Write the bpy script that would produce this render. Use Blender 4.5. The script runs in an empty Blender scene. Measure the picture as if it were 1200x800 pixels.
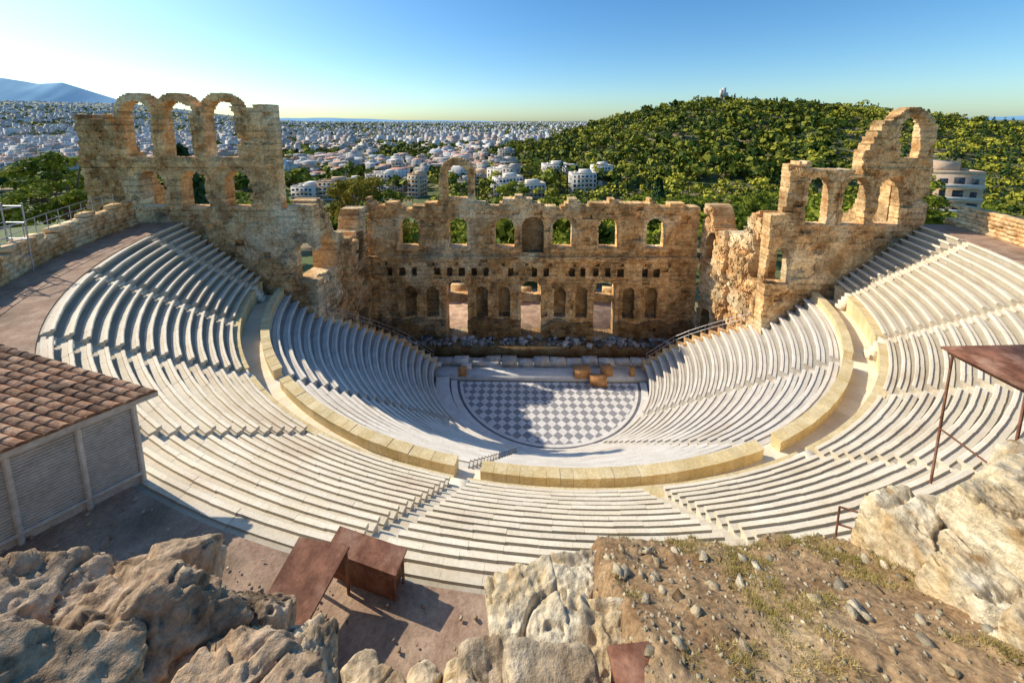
import bpy, math, random
import numpy as np
from mathutils import Vector, noise, Matrix
random.seed(7); RS=np.random.RandomState(11)
scn=bpy.context.scene
try:
    scn.view_settings.view_transform='Standard'; scn.view_settings.look='None'; scn.view_settings.exposure=0
except Exception: pass
# ------------------------------------------------------------------ helpers
def sm(t): 
    t=np.clip(t,0,1); return t*t*(3-2*t)
def hsh(a,b,s=0):
    v=np.sin(a*127.1+b*311.7+s*74.7)*43758.5453
    return v-np.floor(v)
def vn(u,v,s=0):
    iu=np.floor(u); iv=np.floor(v); fu=sm(u-iu); fv=sm(v-iv)
    a=hsh(iu,iv,s);b=hsh(iu+1,iv,s);c=hsh(iu,iv+1,s);d=hsh(iu+1,iv+1,s)
    return (a*(1-fu)+b*fu)*(1-fv)+(c*(1-fu)+d*fu)*fv
def fbm(u,v,s=0,o=4):
    t=0;a=.5;f=1
    for k in range(o):
        t=t+a*vn(u*f,v*f,s+k); a*=.5; f*=2.03
    return t
def link(o,parent=None):
    scn.collection.objects.link(o)
    if parent: o.parent=parent
    return o
def empty(name,loc=(0,0,0)):
    e=bpy.data.objects.new(name,None); e.location=loc; return link(e)
def mkq(name,V,F,mat,tint=None,col=None,uv=None,smooth=False,parent=None):
    V=np.asarray(V,dtype=np.float32); F=np.asarray(F,dtype=np.int32)
    me=bpy.data.meshes.new(name); m,k=F.shape
    me.vertices.add(len(V)); me.vertices.foreach_set('co',V.ravel())
    me.loops.add(m*k); me.loops.foreach_set('vertex_index',F.ravel())
    me.polygons.add(m); me.polygons.foreach_set('loop_start',np.arange(m,dtype=np.int32)*k)
    me.polygons.foreach_set('loop_total',np.full(m,k,dtype=np.int32))
    if smooth: me.polygons.foreach_set('use_smooth',np.ones(m,dtype=bool))
    me.update(calc_edges=True)
    a=me.attributes.new('tint','FLOAT','FACE')
    a.data.foreach_set('value',(np.ones(m) if tint is None else np.asarray(tint)).astype(np.float32))
    if col is not None:
        a=me.attributes.new('col','FLOAT_COLOR','FACE')
        c=np.ones((m,4),dtype=np.float32); c[:,:3]=col; a.data.foreach_set('color',c.ravel())
    if uv is not None:
        l=me.uv_layers.new(name='UVMap'); l.data.foreach_set('uv',np.asarray(uv,dtype=np.float32).ravel())
    me.materials.append(mat)
    return link(bpy.data.objects.new(name,me),parent)
def mkl(name,V,F,mat,tint=None,parent=None,smooth=False):
    me=bpy.data.meshes.new(name); me.from_pydata([tuple(v) for v in V],[],F); me.update()
    a=me.attributes.new('tint','FLOAT','FACE')
    a.data.foreach_set('value',np.asarray([1.0]*len(F) if tint is None else tint,dtype=np.float32))
    if smooth: me.polygons.foreach_set('use_smooth',[True]*len(F))
    me.materials.append(mat)
    return link(bpy.data.objects.new(name,me),parent)
BF=np.array([[0,3,2,1],[4,5,6,7],[0,1,5,4],[1,2,6,5],[2,3,7,6],[3,0,4,7]])
BV=np.array([[-1,-1,-1],[1,-1,-1],[1,1,-1],[-1,1,-1],[-1,-1,1],[1,-1,1],[1,1,1],[-1,1,1]])*.5
def boxes(L):
    L=np.array(L,dtype=float); n=len(L)
    P=BV[None]*L[:,None,3:6]; c=np.cos(L[:,6])[:,None]; s=np.sin(L[:,6])[:,None]
    X=P[...,0]*c-P[...,1]*s+L[:,0:1]; Y=P[...,0]*s+P[...,1]*c+L[:,1:2]; Z=P[...,2]+L[:,2:3]
    V=np.stack([X,Y,Z],-1).reshape(-1,3)
    F=(BF[None]+(np.arange(n)*8)[:,None,None]).reshape(-1,4)
    return V,F
def bars(L,rad=.03):
    V=[];F=[]
    for it in L:
        p=Vector(it[0]);q=Vector(it[1]); r=it[2] if len(it)>2 else rad
        d=(q-p).normalized(); a=d.orthogonal().normalized(); b=d.cross(a)
        n=len(V); k=8
        for e in (p,q):
            for i in range(k):
                t=2*math.pi*i/k; V.append(e+(a*math.cos(t)+b*math.sin(t))*r)
        for i in range(k): F.append((n+i,n+(i+1)%k,n+k+(i+1)%k,n+k+i))
        F.append(tuple(n+i for i in range(k))[::-1]); F.append(tuple(n+k+i for i in range(k)))
    return V,F
# ------------------------------------------------------------------ materials
def mat(name,c1,c2,scale=1.0,rough=.88,bump=.3,bscale=9.,c3=None,s3=.25,th=(.5,.68),metal=0,dist=.04,fine=0.0):
    m=bpy.data.materials.new(name); m.use_nodes=True; nt=m.node_tree; N=nt.nodes; Lk=nt.links.new
    bs=N['Principled BSDF']; bs.inputs['Roughness'].default_value=rough; bs.inputs['Metallic'].default_value=metal
    bs.inputs['Specular IOR Level'].default_value=.25
    g=N.new('ShaderNodeNewGeometry'); n=N.new('ShaderNodeTexNoise'); n.inputs['Scale'].default_value=scale; n.inputs['Detail'].default_value=5; n.inputs['Roughness'].default_value=.62
    Lk(g.outputs['Position'],n.inputs['Vector'])
    r=N.new('ShaderNodeValToRGB'); r.color_ramp.elements[0].position=.36; r.color_ramp.elements[1].position=.64
    r.color_ramp.elements[0].color=(*c1,1); r.color_ramp.elements[1].color=(*c2,1); Lk(n.outputs['Fac'],r.inputs['Fac'])
    out=r.outputs['Color']
    if c3:
        n3=N.new('ShaderNodeTexNoise'); n3.inputs['Scale'].default_value=s3; n3.inputs['Detail'].default_value=5; Lk(g.outputs['Position'],n3.inputs['Vector'])
        mr=N.new('ShaderNodeMapRange'); mr.inputs[1].default_value=th[0]; mr.inputs[2].default_value=th[1]; Lk(n3.outputs['Fac'],mr.inputs[0])
        mx=N.new('ShaderNodeMixRGB'); Lk(mr.outputs[0],mx.inputs[0]); Lk(out,mx.inputs[1]); mx.inputs[2].default_value=(*c3,1); out=mx.outputs[0]
    at=N.new('ShaderNodeAttribute'); at.attribute_name='tint'
    mu=N.new('ShaderNodeMixRGB'); mu.blend_type='MULTIPLY'; mu.inputs[0].default_value=1; Lk(out,mu.inputs[1]); Lk(at.outputs['Fac'],mu.inputs[2]); out=mu.outputs[0]
    if bump>0 or fine>0:
        nb=N.new('ShaderNodeTexNoise'); nb.inputs['Scale'].default_value=bscale; nb.inputs['Detail'].default_value=6; nb.inputs['Roughness'].default_value=.7; Lk(g.outputs['Position'],nb.inputs['Vector'])
    if fine>0:
        mf=N.new('ShaderNodeMapRange'); mf.inputs[1].default_value=.3; mf.inputs[2].default_value=.6; mf.inputs[3].default_value=1-fine; mf.inputs[4].default_value=1.08; Lk(nb.outputs['Fac'],mf.inputs[0])
        m2=N.new('ShaderNodeMixRGB'); m2.blend_type='MULTIPLY'; m2.inputs[0].default_value=1; Lk(out,m2.inputs[1]); Lk(mf.outputs[0],m2.inputs[2]); out=m2.outputs[0]
    if bump>0:
        b=N.new('ShaderNodeBump'); b.inputs['Strength'].default_value=bump; b.inputs['Distance'].default_value=dist; Lk(nb.outputs['Fac'],b.inputs['Height']); Lk(b.outputs[0],bs.inputs['Normal'])
    Lk(out,bs.inputs['Base Color']); return m
M_wall=mat('ruin_stone',(.60,.32,.12),(.95,.64,.31),.9,bump=.7,bscale=4,c3=(.96,.77,.48),s3=.22,th=(.50,.66),dist=.12,fine=.5)
M_walld=mat('stage_stone',(.64,.33,.11),(.97,.64,.29),1.1,bump=.7,bscale=4,c3=(.97,.74,.42),s3=.25,th=(.52,.68),dist=.12,fine=.5)
M_seat=mat('seat_marble',(.74,.66,.55),(.85,.79,.68),.7,rough=.6,bump=.12,bscale=14,c3=(.68,.58,.45),s3=.35,th=(.55,.75),fine=.10)
M_seat2=mat('seat_limestone',(.78,.66,.47),(.87,.77,.60),.7,rough=.7,bump=.15,bscale=14,c3=(.68,.53,.36),s3=.35,th=(.55,.75),fine=.12)
M_par=mat('parapet_stone',(.66,.50,.24),(.78,.63,.37),1.2,bump=.3,bscale=10,fine=.25)
M_ring=mat('ring_marble',(.68,.64,.58),(.80,.77,.72),1.5,rough=.5,bump=.1,fine=.1)
M_dark=mat('dark_marble',(.12,.12,.14),(.2,.2,.22),1.5,rough=.5,bump=.1)
M_dirt=mat('dirt',(.26,.15,.07),(.48,.31,.16),1.5,bump=.9,bscale=12,c3=(.58,.42,.24),s3=.9,th=(.5,.7),fine=.55)
M_path=mat('path_earth',(.34,.21,.14),(.50,.35,.24),1.2,bump=.6,bscale=14,c3=(.25,.17,.11),s3=.7,th=(.5,.7),fine=.35)
M_rock=mat('limestone_rock',(.50,.35,.20),(.80,.64,.43),1.1,bump=1.,bscale=6,c3=(.24,.15,.08),s3=1.6,th=(.55,.72),dist=.07,fine=.6)
M_rockd=mat('weathered_rock',(.40,.26,.15),(.74,.54,.35),1.3,bump=1.,bscale=6,c3=(.15,.10,.06),s3=1.4,th=(.52,.70),dist=.07,fine=.65)
M_rockl=mat('pale_rock',(.66,.48,.25),(.88,.76,.54),1.3,bump=1.,bscale=6,c3=(.42,.25,.10),s3=1.8,th=(.54,.7),dist=.07,fine=.55)
M_rust=mat('rusted_steel',(.14,.055,.03),(.30,.13,.075),3,rough=.75,bump=.3,bscale=20,metal=.0,c3=(.36,.22,.15),s3=1.5,th=(.5,.8),fine=.35)
M_steel=mat('galvanised_steel',(.35,.35,.36),(.5,.5,.52),4,rough=.45,metal=.7,bump=.05)
M_tile=mat('roof_tile',(.38,.18,.09),(.68,.42,.25),2.5,bump=.4,bscale=16,c3=(.24,.14,.09),s3=3,th=(.5,.7),fine=.4)
M_paint=mat('painted_wood',(.50,.45,.38),(.62,.57,.50),2,rough=.6,bump=.15,fine=.25)
M_wood=mat('plywood',(.50,.24,.09),(.64,.34,.14),3,rough=.6,bump=.15)
M_rub=mat('marble_rubble',(.5,.46,.4),(.75,.72,.66),2,bump=.4)
M_ter=mat('terrain_ground',(.22,.17,.09),(.36,.28,.16),.03,bump=.3,bscale=.6,c3=(.12,.15,.05),s3=.05,th=(.42,.52))
M_mtn=mat('hazy_mountain',(.16,.36,.54),(.22,.43,.60),.0012,rough=1,bump=0)  # blue of distant haze is painted into the base colour
M_bark=mat('bark',(.10,.065,.04),(.2,.14,.09),3,bump=.6)
def leafmat(name,c1,c2,tr_=.25):
    m=bpy.data.materials.new(name); m.use_nodes=True; nt=m.node_tree; N=nt.nodes; Lk=nt.links.new
    bs=N['Principled BSDF']; bs.inputs['Roughness'].default_value=.7; bs.inputs['Specular IOR Level'].default_value=.15
    at=N.new('ShaderNodeAttribute'); at.attribute_name='tint'
    r=N.new('ShaderNodeValToRGB'); r.color_ramp.elements[0].color=(*c1,1); r.color_ramp.elements[1].color=(*c2,1); Lk(at.outputs['Fac'],r.inputs['Fac'])
    Lk(r.outputs['Color'],bs.inputs['Base Color'])
    if tr_>0:
        tr=N.new('ShaderNodeBsdfTranslucent'); Lk(r.outputs['Color'],tr.inputs['Color'])
        mx=N.new('ShaderNodeMixShader'); mx.inputs[0].default_value=tr_; Lk(bs.outputs[0],mx.inputs[1]); Lk(tr.outputs[0],mx.inputs[2]); Lk(mx.outputs[0],N['Material Output'].inputs['Surface'])
    return m
M_leaf=leafmat('pine_foliage',(.03,.07,.008),(.30,.33,.03))
M_leafh=leafmat('hill_foliage',(.025,.06,.008),(.50,.46,.05),0)
M_leafc=leafmat('cypress_foliage',(.015,.04,.01),(.06,.11,.03),0)
M_leafy=leafmat('autumn_foliage',(.12,.13,.01),(.48,.36,.05))
M_grass=leafmat('dry_grass',(.18,.17,.03),(.58,.44,.16),0)
def citymat():
    m=bpy.data.materials.new('city_render'); m.use_nodes=True; nt=m.node_tree; N=nt.nodes; Lk=nt.links.new
    bs=N['Principled BSDF']; bs.inputs['Roughness'].default_value=.9
    at=N.new('ShaderNodeAttribute'); at.attribute_name='col'
    uv=N.new('ShaderNodeUVMap'); sp=N.new('ShaderNodeSeparateXYZ'); Lk(uv.outputs[0],sp.inputs[0])
    def M(op,a,b):
        n=N.new('ShaderNodeMath'); n.operation=op
        for i,x in enumerate((a,b)):
            if x is None: continue
            if isinstance(x,(int,float)): n.inputs[i].default_value=x
            else: Lk(x,n.inputs[i])
        return n.outputs[0]
    fu=M('FRACT',M('DIVIDE',sp.outputs[0],3.4),None); fv=M('FRACT',M('DIVIDE',sp.outputs[1],3.1),None)
    k=M('MULTIPLY',M('MULTIPLY',M('GREATER_THAN',fu,.35),M('LESS_THAN',fu,.8)),M('MULTIPLY',M('GREATER_THAN',fv,.3),M('LESS_THAN',fv,.78)))
    mx=N.new('ShaderNodeMixRGB'); Lk(M('MULTIPLY',k,.6),mx.inputs[0]); Lk(at.outputs['Color'],mx.inputs[1]); mx.inputs[2].default_value=(.16,.15,.15,1)
    Lk(mx.outputs[0],bs.inputs['Base Color']); return m
M_city=citymat()
M_bw=mat('building_render',(.72,.64,.54),(.84,.78,.69),.3,bump=.05,fine=.2,bscale=1.5)
M_bw2=mat('building_render_ochre',(.62,.42,.26),(.70,.54,.38),.3,bump=.05,fine=.2,bscale=1.5)
M_bw3=mat('building_concrete',(.48,.42,.35),(.58,.52,.45),.3,bump=.05,fine=.2,bscale=1.5)
M_win=mat('window_glass',(.04,.05,.06),(.08,.09,.1),.5,rough=.2,bump=0)
def orchmat():
    m=mat('orchestra_paving',(.68,.65,.61),(.80,.77,.73),1.5,rough=.45,bump=.08,fine=.15); nt=m.node_tree; N=nt.nodes; Lk=nt.links.new
    bs=N['Principled BSDF']; src=bs.inputs['Base Color'].links[0].from_socket
    g=N.new('ShaderNodeNewGeometry'); mp=N.new('ShaderNodeMapping'); mp.inputs['Rotation'].default_value=(0,0,math.radians(45)); mp.inputs['Location'].default_value=(.1,.1,.5)
    Lk(g.outputs['Position'],mp.inputs['Vector'])
    ck=N.new('ShaderNodeTexChecker'); ck.inputs['Scale'].default_value=1.5; ck.inputs[1].default_value=(1,1,1,1); ck.inputs[2].default_value=(.40,.41,.45,1); Lk(mp.outputs[0],ck.inputs['Vector'])
    mu=N.new('ShaderNodeMixRGB'); mu.blend_type='MULTIPLY'; mu.inputs[0].default_value=1; Lk(src,mu.inputs[1]); Lk(ck.outputs[0],mu.inputs[2]); Lk(mu.outputs[0],bs.inputs['Base Color'])
    return m
M_orch=orchmat()
# ------------------------------------------------------------------ terrain
HX=[-400,-60,36,100,169,270,380,490,655,900,1400]; HZ=[0,3,18,40,58,76,68,54,40,20,0]
def T(x,y):
    x=np.asarray(x,float); y=np.asarray(y,float); r=np.hypot(x,y)
    s=np.maximum(0,r-39)
    z1=19.2-44*sm(s/150)*(y>-30)-44*sm(s/150)*(y<=-30)*sm((np.abs(x)-20)/60)
    z1=z1+np.where(y<-34,5.0*sm((-36.0-y)/4.2),0)*(1-sm((np.abs(x)-60)/60))
    z1=np.where((r<35)&(y>-35),np.minimum(z1,(r-11)*.75-2.2),z1)
    z2=-1.2-24*sm((y-10)/170)-0*x
    z2=np.minimum(z2,-1.2-24*sm((np.abs(x)-60)/150))
    wb=1.0+np.clip(np.abs(x)-41,0,60)*1.3
    w=sm((y+5.8)/wb)
    z=z1*(1-w)+z2*w
    z=np.where((r<34)&(y>-7)&(y<7)&(np.abs(x)<21),np.minimum(z,-.9),z)
    hill=np.interp(x,HX,HZ)
    g=sm((y-150)/340)*(1-sm((y-520)/500))
    z=z+hill*g*(1+.22*(fbm(x/70,y/70,3)-.5))
    d=np.hypot(x,y); lf=sm((-x/np.maximum(y,1)-.55)/.5)
    z=z+np.clip(d-1800,0,1e9)*(.012+.035*lf)*(y>0)*(d<12000)
    return z
def grid1(lo,hi,mid0,mid1,st,g):
    a=list(np.arange(mid0,mid1+1e-6,st)); s=st; v=mid1
    while v<hi: s*=g; v+=s; a.append(v)
    s=st; v=mid0
    while v>lo: s*=g; v-=s; a.insert(0,v)
    return np.array(a)
def gridmesh(name,GX,GY,GZ,m,smooth=True):
    ny,nx=GX.shape; idx=np.arange(nx*ny).reshape(ny,nx)
    return mkq(name,np.stack([GX,GY,GZ],-1).reshape(-1,3),np.stack([idx[:-1,:-1],idx[:-1,1:],idx[1:,1:],idx[1:,:-1]],-1).reshape(-1,4),m,smooth=smooth)
gx=grid1(-14000,14000,-46,46,.5,1.06); gy=grid1(-200,12000,-42,10,.5,1.06)
GX,GY=np.meshgrid(gx,gy); gridmesh('ground',GX,GY,T(GX,GY),M_ter)
mx=np.array([-30000,-20000,-14000,-12000,-11300,-10700,-9600,-8500,-7500,-5500,-3000,0,2000,6000,12000,25000]); mz=np.array([1100,1500,1350,1080,950,1000,600,240,150,170,120,60,60,60,200,300])
xs=np.linspace(-30000,25000,600); prof=np.interp(xs,mx,mz)+60*(fbm(xs/900,xs*0,5)-.5)
rr=[]
for (yy,o,k) in [(7200,-60,0),(7600,0,.2),(8100,0,.45),(8600,0,.75),(9000,0,1),(10000,0,.7),(12000,-60,0)]:
    rr.append(np.stack([xs,np.full_like(xs,yy),-30+o+prof*k*(1 if k==1 else 1+.35*(fbm(xs/700,np.full_like(xs,yy)/500,8)-.5))+ (30 if k==1 else 0)],-1))
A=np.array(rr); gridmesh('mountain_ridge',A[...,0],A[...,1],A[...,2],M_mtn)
# ------------------------------------------------------------------ cavea seats
def pol(r,a,z): return (-r*math.cos(a),-r*math.sin(a),z)
def a_end(r):
    if r>=22: return math.asin(6.6/r)
    if r>=15: return math.radians(3)+(math.asin(.3)-math.radians(3))*(r-15)/7
    return math.radians(3*(r-11)/4)
def seats(name,r0,z0,n,tr,ri,stairs,mt,seed):
    rnd=random.Random(seed); V=[];F=[];TT=[]
    def block(r,zb,z1,t,a0,a1,tone,simple=False):
        dr=rnd.uniform(-.01,.01); dz=rnd.uniform(-.005,.005); r+=dr
        if simple: pr=[(r,zb-.3),(r,z1-.02+dz),(r+.02,z1+dz),(r+t+.05,z1+dz),(r+t+.05,zb-.3)]
        else:
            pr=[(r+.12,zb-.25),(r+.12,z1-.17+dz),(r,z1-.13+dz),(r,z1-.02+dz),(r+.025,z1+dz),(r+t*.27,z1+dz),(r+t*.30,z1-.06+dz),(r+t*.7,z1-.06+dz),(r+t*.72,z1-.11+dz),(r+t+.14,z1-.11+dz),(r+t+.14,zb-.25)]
        n=len(V);k=len(pr)
        for a in (a0,a1):
            for (q,z) in pr: V.append(pol(q,a,z))
        for i in range(k-1):
            F.append((n+i,n+k+i,n+k+i+1,n+i+1)); TT.append(tone*(1 if simple else (.6,.6,1.04,1.04,1.04,.6,.88,.55,.6,1)[i]))  # row shade painted in by tint: darker risers, drops and tread backs
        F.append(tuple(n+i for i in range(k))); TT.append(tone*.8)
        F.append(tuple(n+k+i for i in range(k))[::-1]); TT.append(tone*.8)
    for i in range(n):
        r=r0+i*tr; zb=z0+i*ri; z1=zb+ri; ae=a_end(r); sw=.42/r
        rt=rnd.uniform(.94,1.02)
        cuts=[(ae,None)]+[(math.radians(s),1) for s in stairs if ae+.03<math.radians(s)<math.pi-ae-.03]+[(math.pi-ae,None)]
        for j in range(len(cuts)-1):
            a=cuts[j][0]+(sw if cuts[j][1] else 0); b=cuts[j+1][0]-(sw if cuts[j+1][1] else 0)
            m=max(1,int((b-a)*r/.8)); step=(b-a)/m
            off=rnd.uniform(-.3,.3)*step if m>1 else 0
            edges=[a]+[a+step*q+off for q in range(1,m)]+[b]
            for q in range(m):
                tone=rt*rnd.choice([1,1,1,1,.985,.97,.93])*rnd.uniform(.985,1.01)
                g=.0025/r
                block(r,zb,z1,tr,edges[q]+g,edges[q+1]-g,tone)
        for s in stairs:
            a=math.radians(s)
            if not(ae+.03<a<math.pi-ae-.03): continue
            for h in (0,1):
                block(r+h*tr/2-.0,zb+(h-1)*ri/2,zb+h*ri/2+.0,tr/2,a-sw,a+sw,rnd.uniform(.74,.88),True)
    return mkl(name,V,F,mt,TT)
LOW=(11.7,1.0,20,.665,.575); UP=(27.0,13.9,14,.498,.386)
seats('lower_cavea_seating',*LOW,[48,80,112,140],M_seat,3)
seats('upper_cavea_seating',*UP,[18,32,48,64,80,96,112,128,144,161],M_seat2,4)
def ring(name,prof,a0,a1,mt,seg=1.0,gap=.0,jit=0,tonej=.08,skip=[],parent=None):
    rnd=random.Random(len(name)); V=[];F=[];TT=[]
    n=max(1,int(math.degrees(a1-a0)/seg)); st=(a1-a0)/n
    for q in range(n):
        b0=a0+q*st; b1=b0+st; am=math.degrees((b0+b1)/2)
        if any(abs(am-s)<w for s,w in skip): continue
        dz=rnd.uniform(-jit,jit); k=len(prof); m=len(V)
        for a in (b0+gap/prof[0][0],b1-gap/prof[0][0]):
            for (r,z) in prof: V.append(pol(r,a,z+dz))
        t=1+rnd.uniform(-tonej,tonej)
        for i in range(k-1): F.append((m+i,m+k+i,m+k+i+1,m+i+1)); TT.append(t)
        F.append(tuple(m+i for i in range(k))); TT.append(t); F.append(tuple(m+k+i for i in range(k))[::-1]); TT.append(t)
    return mkl(name,V,F,mt,TT,parent)
ae=a_end(25)
ring('diazoma_parapet_wall',[(25.0,12.0),(25.0,13.10),(24.95,13.18),(25.5,13.18),(25.46,13.08),(25.42,12.0)],ae,math.pi-ae,M_par,1.3,.006,.02,skip=[(48,1.2),(80,1.2),(112,1.2),(140,1.2)])
ring('diazoma_walkway',[(24.9,12.3),(24.9,12.55),(27.15,12.6),(27.15,12.3)],ae,math.pi-ae,M_seat2,2,.004,.004)
ring('diazoma_podium_wall',[(26.7,12.4),(26.7,13.82),(26.63,13.85),(26.63,13.95),(27.15,13.95),(27.15,12.4)],ae,math.pi-ae,M_par,1.2,.005,.01,skip=[(s,.9) for s in (18,48,80,112,144,161)])
L=[]
for s in (18,48,80,112,144,161):
    a=math.radians(s)
    for k in range(4):
        rr_=26.15+.2*k; z=12.6+.34*(k+1); L.append((-(rr_+.3)*math.cos(a),-(rr_+.3)*math.sin(a),(z+12.5)/2,.6,.95,z-12.5,a))
V,F=boxes(L); mkq('podium_steps',V,F,M_seat2)
r1=UP[0]+UP[2]*UP[3]; zt=UP[1]+UP[2]*UP[4]
ring('upper_terrace_path',[(r1-.02,zt-.6),(r1-.02,zt-.06),(38.2,zt-.02),(38.2,zt-1)],math.radians(9.5),math.radians(170.5),M_path,1.5,0,0,.02)
# orchestra
orc=empty('orchestra_floor')
cx=.9
def disc(name,r_in,r_out,z,mt,cut=-1.2,n=128,h=.3):
    V=[];F=[]
    a0=math.asin(-cut/r_out) if r_out>-cut else 0
    pts=[(cx-r_out*math.cos(a),-r_out*math.sin(a)) for a in np.linspace(a0,math.pi-a0,n)]
    if r_in==0:
        V=[(x,y,z) for x,y in pts]; F=[tuple(range(n))]
    else:
        b0=math.asin(-cut/r_in); q=[(cx-r_in*math.cos(a),-r_in*math.sin(a)) for a in np.linspace(b0,math.pi-b0,n)]
        V=[(x,y,z) for x,y in pts]+[(x,y,z) for x,y in q]+[(x,y,z-h) for x,y in pts]+[(x,y,z-h) for x,y in q]
        for i in range(n-1):
            F.append((i,i+1,n+i+1,n+i)); F.append((i,2*n+i,2*n+i+1,i+1)); F.append((n+i,n+i+1,3*n+i+1,3*n+i))
        F.append((0,n,3*n,2*n)); F.append((n-1,2*n-1,4*n-1,3*n-1))
    return mkl(name,V,F,mt,parent=orc)
disc('checker_paving',0,9.75,0.0,M_orch)
disc('white_border',9.5,9.8,.02,M_ring)
disc('dark_channel',9.8,10.1,.0,M_dark)
disc('marble_kerb',10.1,10.75,.14,M_ring)
disc('dark_band',10.75,10.95,.02,M_dark)
disc('outer_kerb',10.95,12.4,.5,M_ring,n=90,h=.7)
for sgn,nm in ((1,'analemma_wall'),(-1,'analemma_wall')):
    V=[];F=[]
    for i in range(LOW[2]):
        r=LOW[0]+i*LOW[3]; z=LOW[1]+(i+1)*LOW[4]
        n=len(V)
        for q in (r,r+LOW[3]):
            a=a_end(q)-.01; a2=a-.45/q
            for aa in (a,a2):
                x,y,_=pol(q,aa,0); V+= [(sgn*x,y,-.9),(sgn*x,y,z+.12)]
        F+=[(n,n+4,n+5,n+1),(n+2,n+3,n+7,n+6),(n+1,n+5,n+7,n+3),(n,n+1,n+3,n+2),(n+4,n+6,n+7,n+5)]
    mkl(nm,V,F,M_wall)
# ------------------------------------------------------------------ ruin walls
def arch(U,Z,c,z0,z1,w): 
    return (np.abs(U-c)<w)&(Z>z0)&((Z<z1-w)|((U-c)**2+(Z-(z1-w))**2<w*w))
def rect(U,Z,c,z0,z1,w): return (np.abs(U-c)<w)&(Z>z0)&(Z<z1)
def wall(name,p0,p1,z0,z1,cell,th,fn,mt,seed=0,parent=None,course=.55,blk=1.1,rough=.06,inv=False):
    p0=np.array(p0,float);p1=np.array(p1,float); Ln=np.linalg.norm(p1-p0); d=(p1-p0)/Ln; nrm=np.array([-d[1],d[0]])
    if inv: nrm=-nrm
    nx=int(Ln/cell); nz=int((z1-z0)/cell)
    u=(np.arange(nx)+.5)*Ln/nx; z=z0+(np.arange(nz)+.5)*cell; U,Z=np.meshgrid(u,z,indexing='ij')
    Zw=Z+.25*(fbm(U/2.5,Z/2.5,seed+40)-.5)
    ci=np.floor(Zw/course); bi=np.floor(U/blk*(1+.3*hsh(ci,ci*0,seed))+hsh(ci,ci*0+5,seed)*3)
    hb=hsh(ci,bi,seed); D=(hb-.5)*2*rough
    er=fbm(U/1.1,Z/.9,seed+3); D=D+np.clip(er-.52,0,1)*1.6*rough/.06
    er2=fbm(U/3.5,Z/2.5,seed+13); D=D+np.where(er2>.56,.12,0)
    hole=hsh(ci,bi,seed+9)>.965; D=D+hole*.35
    tint=.90+.24*hsh(bi,ci,seed+4)+ (fbm(U/2.2,Z/1.6,seed+7)-.5)*.6
    tint=tint*np.where(fbm(U/1.6,Z/2.0,seed+17)>.57,.68,1)
    fu=(Zw/course)%1; tint=np.where((fu<.16)&(hsh(bi,ci,seed+22)>.35),tint*.72,tint)
    D,tint=fn(U,Z,D,tint,th)
    D=np.minimum(D,th); E=th-1e-3
    full=D<E
    e=Ln/nx
    I,J=np.nonzero(full); dd=D[I,J]
    def P(uu,zz,dp):
        x=p0[0]+d[0]*uu+nrm[0]*dp; y=p0[1]+d[1]*uu+nrm[1]*dp
        k=.06*(hsh(np.round(uu/e),np.round((zz-z0)/cell),seed+1)-.5)
        k2=.06*(hsh(np.round(uu/e),np.round((zz-z0)/cell),seed+2)-.5)
        return np.stack([x+d[0]*k+nrm[0]*k2,y+d[1]*k+nrm[1]*k2,zz+k2],-1)
    Q=[];TN=[]
    a=I*e;b=(I+1)*e;lo=z0+J*cell;hi=z0+(J+1)*cell
    Q.append(np.stack([P(a,lo,dd),P(b,lo,dd),P(b,hi,dd),P(a,hi,dd)],1)); TN.append(tint[I,J])
    tt=np.full(len(I),th); Q.append(np.stack([P(b,lo,tt),P(a,lo,tt),P(a,hi,tt),P(b,hi,tt)],1)); TN.append(tint[I,J])
    Dp=np.pad(D,1,constant_values=th); Tp=np.pad(tint,1,mode='edge')
    A=Dp[:-1,1:-1];B=Dp[1:,1:-1]; I,J=np.nonzero(np.abs(A-B)>1e-4); q=I*e; lo=z0+J*cell;hi=lo+cell
    Q.append(np.stack([P(q,lo,A[I,J]),P(q,lo,B[I,J]),P(q,hi,B[I,J]),P(q,hi,A[I,J])],1)); TN.append(np.minimum(Tp[1:,1:-1][I,J],Tp[:-1,1:-1][I,J]))
    A=Dp[1:-1,:-1];B=Dp[1:-1,1:]; I,J=np.nonzero(np.abs(A-B)>1e-4); a=I*e;b=a+e; q=z0+J*cell
    Q.append(np.stack([P(a,q,A[I,J]),P(b,q,A[I,J]),P(b,q,B[I,J]),P(a,q,B[I,J])],1)); TN.append(np.minimum(Tp[1:-1,1:][I,J],Tp[1:-1,:-1][I,J]))
    Q=np.concatenate(Q); TN=np.concatenate(TN); n=len(Q)
    return mkq(name,Q.reshape(-1,3),np.arange(n*4).reshape(n,4),mt,tint=np.clip(TN,.3,1.15),parent=parent)
def qz(z,c=.55): return np.floor(z/c)*c
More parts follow.
